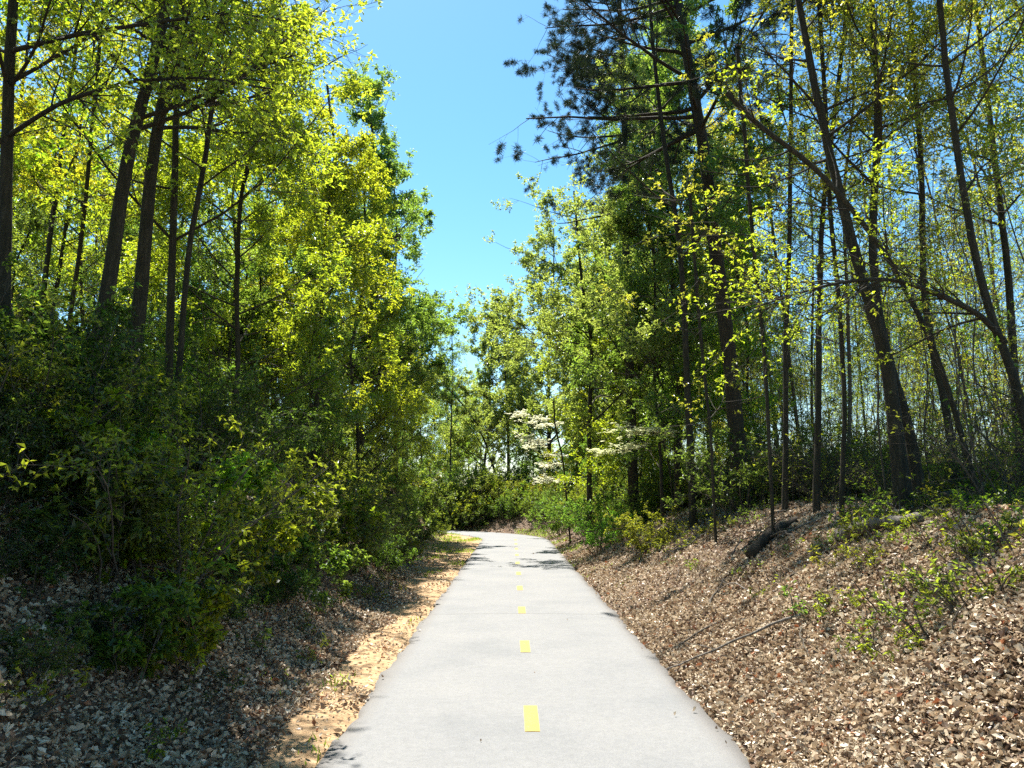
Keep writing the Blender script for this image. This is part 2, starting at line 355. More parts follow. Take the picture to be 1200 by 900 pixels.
# ------------------------------------------------------------------ trees
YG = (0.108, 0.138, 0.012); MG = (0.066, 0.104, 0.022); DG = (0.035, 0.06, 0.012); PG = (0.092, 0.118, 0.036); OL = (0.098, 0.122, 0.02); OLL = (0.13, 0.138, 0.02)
RS = 0.62
def open_strip(g, p, keep_path=.04, keep_bank=.35):
    """boughs are thinned where they would stand between the sun and the mown path strip or the sunny bank"""
    sx = p[:, 0] + math.sin(SAZ)/math.tan(SEL)*p[:, 2]; sy = p[:, 1] - math.cos(SAZ)/math.tan(SEL)*p[:, 2]
    r = g.uniform(size=len(p))
    a = (sx > -1.25) & (sx < 1.9) & (sy > 3.5) & (sy < 20) & (r > keep_path)
    b = (sx >= 1.9) & (sx < 5.4) & (sy > 3.5) & (sy < 14) & (r > keep_bank*.5)
    return ~(a | b)
def make_tree(name, trunk, r0, g, limbs=26, f0=0.3, ll=(2.6, 1.2), lang=(50, 75), up=0.5, n2=7, n3=5, leaves=9000, k=3, size=0.085,
              color=YG, bark='bark', r1=0.03, bias=None, flat=0.0, kind='leaf', mat='leaf', jit=0.06, sub=0.45, loc=None, lw=None, wob=0.3, taper=1.0):
    """trunk: (n,3) in world; returns root empty with trunk, branches, crown"""
    T = np.asarray(trunk, float); base = T[0].copy() if loc is None else np.asarray(loc, float)
    r0 *= RS
    root = empty(name, base); clip = float(np.linalg.norm(base)) > .1 and kind == 'leaf'; T = (T - base)
    # resample trunk smoothly
    s = np.concatenate([[0], np.cumsum(np.linalg.norm(np.diff(T, axis=0), axis=1))]); q = np.linspace(0, s[-1], 26)
    P = np.stack([np.interp(q, s, T[:, c]) for c in range(3)], 1)
    for _ in range(2): P[1:-1] = (P[:-2] + 2*P[1:-1] + P[2:])/4
    P[1:, :2] += np.cumsum(g.normal(size=(25, 2))*0.006*s[-1]/12, 0)
    tt = np.linspace(0, 1, 26); R = r1 + (r0-r1)*(1-tt)**(taper+.15) + r0*0.35*np.exp(-tt*s[-1]/0.3)
    P[0, 2] -= 0.25
    P = P[None]; R = R[None]
    tb = Tubes(); tb.add(P, R, 12)
    n = limbs; t = f0 + (0.99-f0)*np.sort(g.uniform(0, 1, n))**0.85
    rel = (t-f0)/(1-f0)
    ln = (ll[0]*(1-rel) + ll[1]*rel)*g.uniform(0.6, 1.2, n)
    if lw is not None: ln = ln*lw(rel)
    P1, R1 = spawn(g, P, R, np.zeros(n, int), t, np.radians(g.uniform(lang[0], lang[1], n)), ln, 9, 0.42, up, wob, rmax=0.07, bias=bias, flat=flat)
    kept = 1.0
    if clip:
        kk = open_strip(g, P1[:, -2] + base, .1, .7); kk[:3] = True; P1, R1, ln = P1[kk], R1[kk], ln[kk]; n = len(ln)
    tb.add(P1, R1, 6)
    tr = tb.build('trunk', M[bark], root)
    # second order
    n_ = n*n2; i = g.integers(0, n, n_); t2 = g.uniform(0.2, 1, n_)
    P2, R2 = spawn(g, P1, R1, i, t2, np.radians(g.uniform(30, 65, n_)), ln[i]*sub*g.uniform(0.5, 1.2, n_)*(1.15-0.5*t2), 6, 0.6, up*0.4, 0.35, rmax=0.02, flat=flat)
    if clip: kk = open_strip(g, P2[:, -1] + base, .05, .6); kk[:3] = True; kept = kk.mean()*n/limbs; P2, R2 = P2[kk], R2[kk]; n_ = len(P2)
    tw = Tubes(); tw.add(P2, np.maximum(R2, 0.0035), 4)
    if n3:
        n_3 = n_*n3; i3 = g.integers(0, n_, n_3); L2 = np.linalg.norm(P2[:, -1]-P2[:, 0], axis=1)
        P3, R3 = spawn(g, P2, R2, i3, g.uniform(0.2, 1, n_3), np.radians(g.uniform(30, 70, n_3)), L2[i3]*g.uniform(0.3, 0.7, n_3), 4, 0.6, 0.1, 0.35, rmax=0.008, flat=flat)
        if clip: kk = open_strip(g, P3.mean(1) + base, .03, .45); kk[:3] = True; kept *= kk.mean(); P3, R3 = P3[kk], R3[kk]
        tw.add(P3, np.maximum(R3, 0.0025), 3)
        PL = P3
    else: PL = P2
    br = tw.build('branches', M['twig' if bark != 'pinebark' else 'pinebark'], root); br['kind'] = 'stuff'
    leaves = int(leaves*min(1, kept*1.9))
    if leaves:
        if kind == 'leaf':
            V, Fa = clusters(g, PL, leaves//k, k, size, jitter=jit)
        elif kind == 'flat':
            V, Fa = clusters(g, PL, leaves//k, k, size, jitter=jit*0.5, updir=0.93, flat=0.8, asp=0.8, droop=0.05, horizontal=0.6)
        else:
            V, Fa = clusters(g, PL, leaves//k, k, size, spread=0.9, tmin=0.5, jitter=0.02, asp=0.07, flat=0.0, updir=0.3, droop=0.05)
        cr = mesh('crown', V, Fa, M[mat], root, smooth=False); cr.color = (*color, 1)
        if len(V) > 0: pass
    return root
def straight(g, h, lean=0.03, n=6, r=0.25):
    z = np.linspace(0, h, n); a = g.uniform(0, 6.28); d = np.array([math.cos(a), math.sin(a)])*lean*h
    P = np.zeros((n, 3)); P[:, 2] = z; P[:, :2] = d*(z/h)[:, None]**1.5 + np.concatenate([[[0, 0]], g.normal(size=(n-1, 2))*r*0.5])
    return P
def crown_of(root): return [c for c in root.children if c.name.startswith('crown')][0] if any(c.name.startswith('crown') for c in root.children) else None
def recolor(root, col):
    for c in root.children:
        if c.name.startswith('crown'): c.color = (*col, 1)
def dup(root, loc, rz, sc):
    r = root.copy(); COL.objects.link(r); r.location = loc; r.rotation_euler = (0, 0, rz); r.scale = (sc, sc, sc)
    for k in list(r.keys()): del r[k]
    for ch in root.children:
        c = ch.copy(); COL.objects.link(c); c.parent = r
    return r
def g_(k): return np.random.default_rng(1000+k)

def px_trunk(pts, Y, top, yshift=0.0):
    """trunk drawn through picture points at distance Y, foot set on the ground, continued up to height top"""
    P = [W(x, y, Y) for x, y in pts]
    b = P[0].copy(); b[2] = H(b[0], b[1]); P[0] = b
    P = [b] + [p for p in P[1:] if p[2] > b[2]+0.4]
    d = P[-1]-P[-2]; d = d/np.linalg.norm(d)
    while P[-1][2] < top:
        d = nrm(d + np.array([0, 0, 0.25])); P.append(P[-1] + d*min(1.5, max(0.3, top-P[-1][2]+0.05)))
    for k, p in enumerate(P): p[1] += yshift*k/len(P)
    return np.array(P)

features = []
def feat(name, label, cat, *a, **kw):
    t = make_tree(name, *a, **kw); tag(t, label, cat); features.append(t); return t
leftbias = np.array([-0.7, -0.2, 0]); rightbias = np.array([0.9, -0.2, 0])
# --- left wood, near
feat('broadleaf_tree', 'dark upright trunk cut by the left border of the photo', 'tree', px_trunk([(2, 500), (6, 300), (8, 100), (14, 0)], 8.5, 12), 0.13, g_(1), limbs=22, f0=.3, leaves=6500, k=4, size=.085, color=YG)
feat('broadleaf_tree', 'stout dark trunk leaning right, nearest the left border trunk', 'tree', px_trunk([(92, 505), (118, 400), (140, 240), (158, 150), (185, 60)], 9.5, 13), 0.165, g_(2), limbs=24, f0=.36, ll=(3.2, 1.2), leaves=8000, k=4, size=.088, color=YG, bias=rightbias*0.3)
feat('broadleaf_tree', 'thick upright dark trunk just right of the leaning left trunk', 'tree', px_trunk([(152, 500), (165, 340), (178, 180), (205, 60), (215, 0)], 10.5, 14), 0.175, g_(3), limbs=26, f0=.34, ll=(3.4, 1.4), leaves=8000, k=4, size=.088, color=YG, bias=rightbias*0.4)
feat('broadleaf_tree', 'slimmer straight trunk third in the group of dark left trunks', 'tree', px_trunk([(196, 500), (201, 300), (206, 120), (214, 0)], 12, 13), 0.11, g_(4), limbs=24, f0=.3, ll=(3, 1.2), leaves=8500, k=4, size=.085, color=YG)
feat('broadleaf_tree', 'thin wavy trunk slanting up at the right of the left trunks', 'tree', px_trunk([(205, 480), (222, 290), (246, 170), (258, 60), (264, 0)], 11, 12), 0.07, g_(5), limbs=24, f0=.35, ll=(3.0, 1.0), leaves=7500, k=4, size=.085, color=YG, bias=rightbias*0.6)
feat('broadleaf_tree', 'thin dark stem leaning right between left border and stout trunk', 'tree', px_trunk([(68, 500), (82, 380), (100, 240), (112, 120)], 13, 12), 0.06, g_(7), limbs=18, f0=.35, leaves=16000, size=.08, color=YG)
# --- left edge, dense
feat('maple_tree', 'bushy yellow-green tree with lit top, leftmost of the dense left row', 'tree', straight(g_(10), 8.2)+np.array([-4.9, 14, H(-4.9, 14)]), 0.08, g_(10), limbs=46, f0=.08, ll=(2.5, .9), leaves=42000, size=.07, color=YG, up=.3)
feat('maple_tree', 'golden yellow-green tree, brightest in the dense left row', 'tree', straight(g_(11), 10)+np.array([-4.55, 18.5, H(-4.55, 18.5)]), 0.1, g_(11), limbs=54, f0=.06, ll=(2.7, .9), leaves=40000, size=.08, color=(0.122, 0.142, 0.012), up=.3)
feat('maple_tree', 'golden-topped tree beside the path, behind the brightest left tree', 'tree', straight(g_(12), 10.5)+np.array([-4.5, 23.5, H(-4.5, 23.5)]), 0.1, g_(12), limbs=54, f0=.05, ll=(2.9, .9), leaves=38000, size=.085, color=(0.114, 0.138, 0.013), up=.3)
feat('poplar_tree', 'tall fresh green tree rising above the golden left trees', 'tree', straight(g_(13), 14.5)+np.array([-5.2, 28, H(-5.2, 28)]), 0.16, g_(13), limbs=50, f0=.2, ll=(3.2, 1.2), leaves=60000, size=.10, color=MG, up=.5)
feat('poplar_tree', 'tall green tree whose twigs jut furthest right into the blue gap from the left', 'tree', straight(g_(14), 15.0)+np.array([-5.0, 35, H(-5, 35)]), 0.17, g_(14), limbs=46, f0=.2, ll=(3.4, 1.5), leaves=55000, size=.12, color=MG, up=.5)
feat('maple_tree', 'pale green tree leaning over the far bend of the path', 'tree', straight(g_(15), 7.5)+np.array([-5.0, 30, H(-5, 30)]), 0.09, g_(15), limbs=46, f0=.08, ll=(2.6, 1.), leaves=45000, size=.10, color=PG, up=.2)
# --- right side
PB = np.array([-0.8, -0.1, 0])
feat('pine_tree', 'big pine with thick dark trunk and black-green drooping boughs', 'pine', px_trunk([(868, 592), (862, 480), (845, 330), (828, 170), (812, 90), (796, 0)], 17, 20), 0.30, g_(20), limbs=34, f0=.38, ll=(3.6, 1.6), lang=(65, 95), up=.25, n2=9, n3=3, leaves=120000, k=14, size=.13, color=(0.03, 0.042, 0.02), bark='pinebark', kind='needle', mat='needle', r1=.06, bias=PB*0.5)
feat('pine_tree', 'straight pine trunk left of the big pine, boughs over the path', 'pine', px_trunk([(742, 590), (740, 430), (736, 250), (733, 100), (728, 0)], 24, 23), 0.26, g_(21), limbs=44, f0=.42, ll=(2.9, 1.6), lang=(65, 95), up=.2, n2=9, n3=3, leaves=120000, k=14, size=.13, color=(0.03, 0.042, 0.02), bark='pinebark', kind='needle', mat='needle', r1=.05, bias=PB)
feat('broadleaf_tree', 'dark slanting trunk between the two pines', 'tree', px_trunk([(812, 590), (803, 400), (796, 277), (777, 167), (765, 60)], 17, 16), 0.13, g_(22), limbs=26, f0=.35, ll=(3, 1.2), leaves=26000, size=.09, color=MG)
feat('broadleaf_tree', 'slim dead-straight trunk right of the big pine', 'tree', px_trunk([(918, 580), (921, 400), (925, 250), (926, 100), (927, 0)], 13, 15), 0.075, g_(23), taper=1.7, n2=10, limbs=26, f0=.4, ll=(2.2, .9), leaves=14700, size=.052, color=OLL)
feat('broadleaf_tree', 'wavy slender trunk right of the dead-straight slim trunk', 'tree', px_trunk([(955, 575), (958, 400), (962, 250), (975, 150), (985, 60), (990, 0)], 12, 13), 0.08, g_(24), taper=1.7, n2=10, limbs=26, f0=.35, ll=(2.4, .9), leaves=14700, size=.052, color=OLL)
feat('broadleaf_tree', 'main trunk of the dark twin clump on top of the right bank', 'tree', px_trunk([(1061, 596), (1048, 483), (1040, 400), (1013, 333), (1000, 290), (960, 130), (940, 20)], 9.8, 12), 0.16, g_(25), taper=1.7, n2=10, limbs=28, f0=.42, ll=(2.6, 1.), leaves=16800, size=.052, color=OLL)
feat('broadleaf_tree', 'second trunk of the dark twin clump, touching its right side', 'tree', px_trunk([(1080, 596), (1070, 510), (1052, 460), (1030, 390), (1020, 300), (1030, 120), (1022, 0)], 10.1, 12), 0.12, g_(26), taper=1.7, n2=10, limbs=26, f0=.4, ll=(2.4, 1.), leaves=14700, size=.052, color=OLL)
feat('broadleaf_tree', 'bowed dark trunk right of the twin clump', 'tree', px_trunk([(1122, 585), (1112, 480), (1092, 415), (1082, 340), (1080, 200), (1070, 60)], 11.5, 12), 0.1, g_(27), taper=1.7, n2=10, limbs=26, f0=.38, ll=(2.4, .9), leaves=14700, size=.052, color=OLL)
feat('broadleaf_tree', 'crooked trunk at right that sends a long arching limb leftwards', 'tree', px_trunk([(1225, 560), (1200, 480), (1177, 400), (1160, 370), (1147, 317), (1130, 220), (1112, 120), (1100, 0)], 8.6, 10), 0.085, g_(28), taper=1.7, n2=10, limbs=24, f0=.4, ll=(2., .9), leaves=13650, size=.052, color=YG)
feat('broadleaf_tree', 'ivy-brown upright trunk near the right border', 'tree', px_trunk([(1196, 575), (1188, 400), (1180, 300), (1168, 200), (1157, 100), (1145, 20)], 12.5, 14), 0.12, g_(29), taper=1.7, n2=10, limbs=26, f0=.35, ll=(2.4, 1.), leaves=14700, size=.052, color=OLL)
feat('broadleaf_tree', 'thin trunk slanting steeply to the upper left in the right wood', 'tree', px_trunk([(1150, 580), (1100, 420), (1040, 300), (985, 228), (940, 183), (890, 150)], 9.2, 6.4), 0.05, g_(30), taper=1.7, n2=10, limbs=22, f0=.45, ll=(1.3, .8), leaves=10500, size=.052, color=YG)
# right row by the path
feat('broadleaf_tree', 'full fresh green tree overhanging the path from the right', 'tree', straight(g_(31), 15.5)+np.array([4.4, 21.5, H(4.4, 21.5)]), 0.15, g_(31), limbs=56, f0=.14, ll=(3.6, 1.4), leaves=70000, size=.085, color=PG, bias=np.array([-.25, -.2, 0]), up=.5)
feat('broadleaf_tree', 'tall green tree lining the right of the path behind the overhanging one', 'tree', straight(g_(32), 16)+np.array([4.9, 27, H(4.9, 27)]), 0.16, g_(32), limbs=56, f0=.14, ll=(4.2, 1.4), leaves=80000, size=.10, color=MG, bias=np.array([-.6, -.2, 0]), up=.5)
feat('broadleaf_tree', 'lower pale green tree at right where the path bends', 'tree', straight(g_(33), 12.5)+np.array([4.4, 34, H(4.4, 34)]), 0.14, g_(33), limbs=50, f0=.12, ll=(4.2, 1.3), leaves=60000, size=.12, color=PG, bias=np.array([-.5, -.2, 0]), up=.4)
feat('broadleaf_tree', 'twisting dark-limbed tree behind the white dogwood', 'tree', px_trunk([(690, 590), (690, 470), (694, 400), (680, 330), (672, 240)], 26, 12), 0.16, g_(34), limbs=22, f0=.3, ll=(5.0, 2.), lang=(50, 85), up=.2, leaves=22000, size=.1, color=PG, wob=.6)
feat('broadleaf_tree', 'leaning thin trunk above the far end of the path', 'tree', px_trunk([(592, 572), (567, 513), (551, 484), (533, 464), (520, 450)], 50, 9.5), 0.14, g_(35), limbs=16, f0=.5, ll=(2.2, 1.), leaves=7000, size=.13, color=PG)
feat('broadleaf_tree', 'upright dark trunk standing behind the bend of the path', 'tree', px_trunk([(596, 570), (595, 500), (592, 440), (590, 380)], 53, 15), 0.2, g_(36), limbs=26, f0=.35, ll=(3.4, 1.), leaves=22000, size=.14, color=PG)
feat('poplar_tree', 'tall leafy tree straight ahead of the path, right of the blue gap', 'tree', straight(g_(41), 17)+np.array([2.2, 49, H(2.2, 49)]), 0.2, g_(41), limbs=56, f0=.12, ll=(4.4, 1.5), leaves=60000, size=.14, color=PG, up=.5)
feat('poplar_tree', 'shorter leafy tree straight ahead, low in the blue gap', 'tree', straight(g_(42), 13)+np.array([-1.6, 55, H(-1.6, 55)]), 0.18, g_(42), limbs=50, f0=.12, ll=(4., 1.5), leaves=40000, size=.15, color=PG, up=.5)
feat('maple_tree', 'yellow-green tree on the outside of the bend behind the dogwood', 'tree', straight(g_(43), 14)+np.array([5.2, 42, H(5.2, 42)]), 0.16, g_(43), limbs=50, f0=.1, ll=(4., 1.5), leaves=55000, size=.13, color=YG, up=.5)
feat('broadleaf_tree', 'slim yellow-leaved tree with limbs reaching left before the big pine', 'tree', px_trunk([(905, 598), (900, 480), (893, 380), (880, 260), (870, 150)], 11.5, 8.5), 0.038, g_(44), taper=1.4, limbs=26, f0=.3, ll=(2.7, 1.0), lang=(65, 92), leaves=14000, k=5, size=.05, color=(.13, .135, .02), bias=np.array([-.9, -.3, 0]), up=.2)
feat('broadleaf_tree', 'small yellow-leaved tree with fine pale twigs left of the slim one', 'tree', px_trunk([(838, 598), (832, 500), (822, 420), (815, 330)], 13.5, 7.2), 0.034, g_(45), taper=1.4, limbs=26, f0=.25, ll=(2.6, 1.0), lang=(65, 92), leaves=18000, k=5, size=.052, color=(.12, .13, .02), bias=np.array([-.9, -.3, 0]), up=.2)
feat('broadleaf_tree', 'thin twiggy tree between the twin clump and the straight slim trunk', 'tree', px_trunk([(985, 598), (990, 480), (985, 380), (972, 250), (965, 100)], 10.8, 9), 0.05, g_(46), limbs=30, f0=.25, ll=(2.3, 1.0), lang=(50, 90), leaves=5000, k=4, size=.055, color=(.13, .135, .02), up=.2)
feat('maple_tree', 'leafy tree hiding the foot of the left-hand pine', 'tree', straight(g_(47), 8.5)+np.array([3.7, 20, H(3.7, 20)]), 0.07, g_(47), limbs=44, f0=.08, ll=(2.3, .8), leaves=26000, size=.08, color=MG, up=.3)
feat('maple_tree', 'low leafy tree between the dogwood and the left-hand pine', 'tree', straight(g_(48), 7)+np.array([3.9, 25, H(3.9, 25)]), 0.07, g_(48), limbs=44, f0=.06, ll=(2.4, .8), leaves=24000, size=.09, color=YG, up=.3)
feat('dogwood_tree', 'white-flowering dogwood in flat tiers right of the far path', 'dogwood', px_trunk([(668, 590), (660, 540), (650, 500), (648, 470)], 29, 5.0), 0.05, g_(37), limbs=9, f0=.35, ll=(2.0, 1.0), lang=(70, 95), up=0.0, flat=.85, leaves=3000, size=.095, color=(0.8, 0.8, 0.64), kind='flat', mat='petal', bias=np.array([-.8, -.3, 0]))
feat('dogwood_tree', 'small dogwood with one white tier beside the big pine', 'dogwood', px_trunk([(790, 590), (785, 550), (778, 520)], 20, 3.6), 0.03, g_(38), limbs=6, f0=.6, ll=(1.5, 1.0), lang=(80, 92), up=0.0, flat=.9, leaves=1800, size=.09, color=(0.74, 0.76, 0.5), kind='flat', mat='petal', bias=np.array([-.8, -.3, 0]))

# long limbs drawn through picture points (parts of their trees)
def limb(key, label, pts, r0, seed, n1, n2, nodes, size, col, k=4):
    ct = [o for o in features if key in o['label']][0]; tb = Tubes()
    P = np.array([W(x, y, d) for x, y, d in pts]) - np.array(ct.location); s_ = np.linspace(0, 1, len(pts)); q = np.linspace(0, 1, 22)
    P = np.stack([np.interp(q, s_, P[:, c]) for c in range(3)], 1)
    for _ in range(2): P[1:-1] = (P[:-2]+2*P[1:-1]+P[2:])/4
    R = np.linspace(r0, .007, 22); tb.add(P[None], R[None], 8); g = g_(seed)
    P1, R1 = spawn(g, P[None], R[None], np.zeros(n1, int), g.uniform(.15, 1, n1), np.radians(g.uniform(25, 60, n1)), g.uniform(.5, 1.3, n1), 7, .5, .1, .4); tb.add(P1, np.maximum(R1, .003), 4)
    P2, R2 = spawn(g, P1, R1, g.integers(0, n1, n2), g.uniform(.15, 1, n2), np.radians(g.uniform(25, 60, n2)), g.uniform(.2, .5, n2), 4, .5, .1, .4); tb.add(P2, np.maximum(R2, .002), 3)
    lb = tb.build('limb', M['bark'], ct); lb['label'] = label
    V, Fa = clusters(g, P2, nodes, k, size); c = mesh('limb_leaves', V, Fa, M['leaf'], ct, smooth=False); c.color = (*col, 1)
limb('crooked', 'long arching limb reaching left', [(1178, 402, 8.6), (1150, 368, 8.5), (1110, 350, 8.35), (1050, 325, 8.2), (985, 330, 8.1), (930, 345, 8.0), (880, 362, 7.9)], .036, 40, 38, 240, 900, .04, YG)
limb('left border of', 'limb reaching right across the top of the view', [(12, 60, 8.5), (90, 40, 8.0), (190, 25, 7.5), (270, 15, 7.2), (340, 25, 6.9)], .03, 41, 36, 170, 520, .06, (.12, .15, .016))
limb('left border of', 'lower limb reaching right beneath the top one', [(8, 160, 8.5), (70, 120, 8.0), (150, 95, 7.6), (240, 90, 7.3), (320, 105, 7.0)], .028, 42, 34, 160, 520, .062, (.12, .15, .016))
limb('stout dark trunk leaning', 'high limb reaching right', [(160, 140, 9.5), (220, 120, 9.2), (300, 80, 9.0), (360, 60, 8.8)], .03, 43, 24, 110, 260, .06, (.12, .15, .016))

# --- prototypes for the deeper wood
protos = {}
def proto(key, name, *a, **kw): t = make_tree(name, *a, **kw); protos.setdefault(key, []).append(t); t['proto'] = 1
for q in range(3):
    g = g_(50+q); proto('tall', 'forest_tree', straight(g, 14.5, .05), .13, g, limbs=34, f0=.3, ll=(3., 1.2), leaves=12000, size=.105, n2=6, n3=4)
for q in range(2):
    g = g_(60+q); proto('dense', 'understorey_tree', straight(g, 8.5, .06), .07, g, limbs=40, f0=.1, ll=(2.4, .8), leaves=20000, size=.09, up=.3)
for q in range(2):
    g = g_(70+q); proto('sparse', 'slender_tree', straight(g, 12.5, .08), .08, g, limbs=24, f0=.35, ll=(2.2, .9), leaves=3300, size=.065, bark='twig', n2=9)
for q in range(3):
    g = g_(80+q); proto('sap', 'sapling', straight(g, 6.5, .1, 6, .2), .026, g, limbs=22, f0=.25, ll=(1.2, .5), leaves=600, size=.065, r1=.006, n2=5, n3=3, bark='twig')
def make_shrub(g, h, w, stems, leaves, size, color, name='shrub', asp=.5, n2=10):
    root = empty(name, (0, 0, 0)); tb = Tubes()
    a = g.uniform(0, 6.28, stems); base = np.stack([np.cos(a), np.sin(a), a*0], 1)*g.uniform(0, .18*w, stems)[:, None]
    d = nrm(np.stack([np.cos(a)*w*.5, np.sin(a)*w*.5, np.full(stems, h)], 1) + g.normal(size=(stems, 3))*.12*h); pts = [base - [0, 0, .12]]
    L = np.full(stems, (h*h+w*w/4)**.5)*g.uniform(.6, 1.05, stems)
    for k in range(7): pts.append(pts[-1] + d*(L/7)[:, None]); d = nrm(d + g.normal(size=d.shape)*.16 + np.array([0, 0, -.03]))
    P = np.stack(pts, 1); R = np.linspace(.012, .004, 8)[None]*np.ones((stems, 1))*(0.6+h*.25); tb.add(P, R, 5)
    n = stems*n2; P1, R1 = spawn(g, P, R, g.integers(0, stems, n), g.uniform(.2, 1, n), np.radians(g.uniform(30, 75, n)), g.uniform(.15, .45, n)*h*.8, 5, .6, .15, .4); tb.add(P1, np.maximum(R1, .002), 3)
    n4 = n*3; P2, R2 = spawn(g, P1, R1, g.integers(0, n, n4), g.uniform(.2, 1, n4), np.radians(g.uniform(30, 75, n4)), g.uniform(.06, .2, n4)*h*.8, 4, .6, .1, .4); tb.add(P2, np.maximum(R2, .0018), 3)
    tb.build('stems', M['twig'], root)
    V, Fa = clusters(g, P2, leaves//3, 3, size, jitter=.03, asp=asp, updir=.7); c = mesh('foliage', V, Fa, M['shrubleaf'], root, smooth=False); c.color = (*color, 1)
    return root
for q in range(4):
    t = make_shrub(g_(90+q), 1.7, 1.9, 16, 5200, (.06, .085)[q % 2], MG); t['proto'] = 1; protos.setdefault('shrub', []).append(t)
for q in range(2):
    t = make_shrub(g_(110+q), 2.3, 1.8, 12, 900, .06, OL, name='twiggy_bush', n2=14); t['proto'] = 1; protos.setdefault('brush', []).append(t)
for q in range(2):
    t = make_shrub(g_(96+q), 1.3, 1.5, 9, 1500, .11, MG, asp=.6, n2=5); t['proto'] = 1; protos.setdefault('bigleaf', []).append(t)
for q in range(3):
    t = make_shrub(g_(100+q), .42, .55, 7, 210, .045, YG, name='seedling', asp=.5, n2=3); t['proto'] = 1; protos.setdefault('seedling', []).append(t)

LEAFY = [YG, MG, PG, YG, OL]
def recol(r, col):
    for c in r.children:
        if c.name.startswith(('crown', 'foliage')): c.color = (*col, 1)
used = [ (float(f.location[0]), float(f.location[1])) for f in features]
placed = []
def place(key, x, y, sc, col, label, cat, group, rz=None, sink=0.0):
    p = random.choice(protos[key]); r = dup(p, (x, y, H(x, y)-sink), random.uniform(0, 6.28) if rz is None else rz, sc)
    recol(r, tuple(c*random.uniform(.85, 1.18) for c in col)); tag(r, label, cat, group)
    if group: placed.append(r)
    return r
def scatter(n, box, mind, inside, tries=4000):
    out = []
    for _ in range(tries):
        if len(out) >= n: break
        x = random.uniform(box[0], box[1]); y = random.uniform(box[2], box[3])
        if not inside(x, y): continue
        if any((x-a)**2+(y-b)**2 < mind**2 for a, b in out+used): continue
        out.append((x, y))
    return out
def infov(x, y, m=3.0): return abs(x) < 0.66*y + m
def lat(x, y): return float(lateral(x, y)[0])
TR = {}
# left wood
for x, y in scatter(34, (-30, -5.2, 4, 60), 2.6, lambda x, y: infov(x, y, 5) and lat(x, y) < -5.6):
    place('tall', x, y, random.uniform(.8, 1.1), random.choice([YG, YG, MG]), 'one of the tall leafy forest trees crowding the left wood', 'tree', 'tall trees deep in the left wood'); used.append((x, y))
for x, y in scatter(30, (-24, -4.6, 13, 60), 2.0, lambda x, y: infov(x, y, 2) and lat(x, y) < -5.0):
    place('dense', x, y, random.uniform(.6, .95), random.choice([YG, MG, MG]), 'one of the low leafy trees filling in beneath the left canopy', 'tree', 'low leafy trees in the left wood'); used.append((x, y))
# right wood
for x, y in scatter(24, (5, 34, 14, 60), 2.4, lambda x, y: infov(x, y, 3) and lat(x, y) > 5.6 and x/y < .29):
    place('tall', x, y, random.uniform(.8, 1.12), random.choice([YG, MG, PG]), 'one of the tall green trees behind the pines on the right', 'tree', 'tall green trees behind the right row'); used.append((x, y))
for x, y in scatter(40, (5, 34, 9, 46), 1.9, lambda x, y: infov(x, y, 4) and lat(x, y) > 5.0 and x/y > .28):
    place('sparse', x, y, random.uniform(.7, 1.1), random.choice([OL, YG]), 'one of the thin-crowned slender trees standing in the open right wood', 'tree', 'slender trees in the right wood'); used.append((x, y))
for x, y in scatter(6, (8, 40, 26, 60), 3, lambda x, y: infov(x, y, 3) and lat(x, y) > 5.0 and x/y > .3):
    place('dense', x, y, random.uniform(.5, .75), random.choice([OL, MG]), 'one of the low hazy-green trees far back in the right wood', 'tree', 'low trees at the back of the right wood'); used.append((x, y))
for x, y in scatter(12, (3, 9, 19, 44), 1.8, lambda x, y: 3.9 < lat(x, y) < 7):
    place('dense', x, y, random.uniform(.5, .85), random.choice([OL, MG, PG, YG]), 'X', 'tree', 'low leafy trees in the right row'); used.append((x, y))
# beyond the bend
for x, y in scatter(30, (-24, 14, 50, 84), 2.6, lambda x, y: abs(lat(x, y)) > 5):
    place('tall', x, y, random.uniform(.6, .82), random.choice([PG, PG, YG]), 'one of the pale green trees closing the view beyond the bend', 'tree', 'pale green trees beyond the bend'); used.append((x, y))
for x, y in [(-6.3, 57), (-7.4, 62), (-5.2, 64), (-8.4, 70), (-9, 58)] + scatter(26, (-42, 20, 62, 100), 2.5, lambda x, y: True):
    place('dense', x, y, random.uniform(.9, 1.3), random.choice([PG, MG]), 'X', 'tree', 'distant low trees beyond the bend'); used.append((x, y))
for x, y in scatter(10, (-7, -3.9, 9, 21), 1.5, lambda x, y: -6.5 < lat(x, y) < -4.1 and x/y > -.5):
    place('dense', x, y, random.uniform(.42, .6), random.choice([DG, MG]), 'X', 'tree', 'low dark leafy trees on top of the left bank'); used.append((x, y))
for x, y in scatter(24, (4, 26, 8, 26), .7, lambda x, y: infov(x, y, 1) and lat(x, y) > 4.9 and x/y > .2):
    place('brush', x, y, random.uniform(.7, 1.4), random.choice([OL, YG]), 'X', 'shrub', 'twiggy bushes under the right trees')
for x, y in scatter(18, (-16, -5, 9, 24), .9, lambda x, y: infov(x, y, 1) and lat(x, y) < -5.5):
    place('brush', x, y, random.uniform(.7, 1.4), random.choice([MG, YG]), 'X', 'shrub', 'twiggy bushes under the left trees')
for x, y in scatter(22, (-9, -3.6, 5, 11), .75, lambda x, y: infov(x, y, 1.5) and lat(x, y) < -3.9):
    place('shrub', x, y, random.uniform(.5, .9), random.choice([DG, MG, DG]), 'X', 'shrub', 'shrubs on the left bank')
for x, y in scatter(30, (-7, -2.4, 5.5, 14), .6, lambda x, y: infov(x, y, 0.5) and -6 < lat(x, y) < -2.6):
    place('bigleaf', x, y, random.uniform(.45, .85), random.choice([MG, YG, YG]), 'X', 'shrub', 'broad-leaved plants on the left bank')
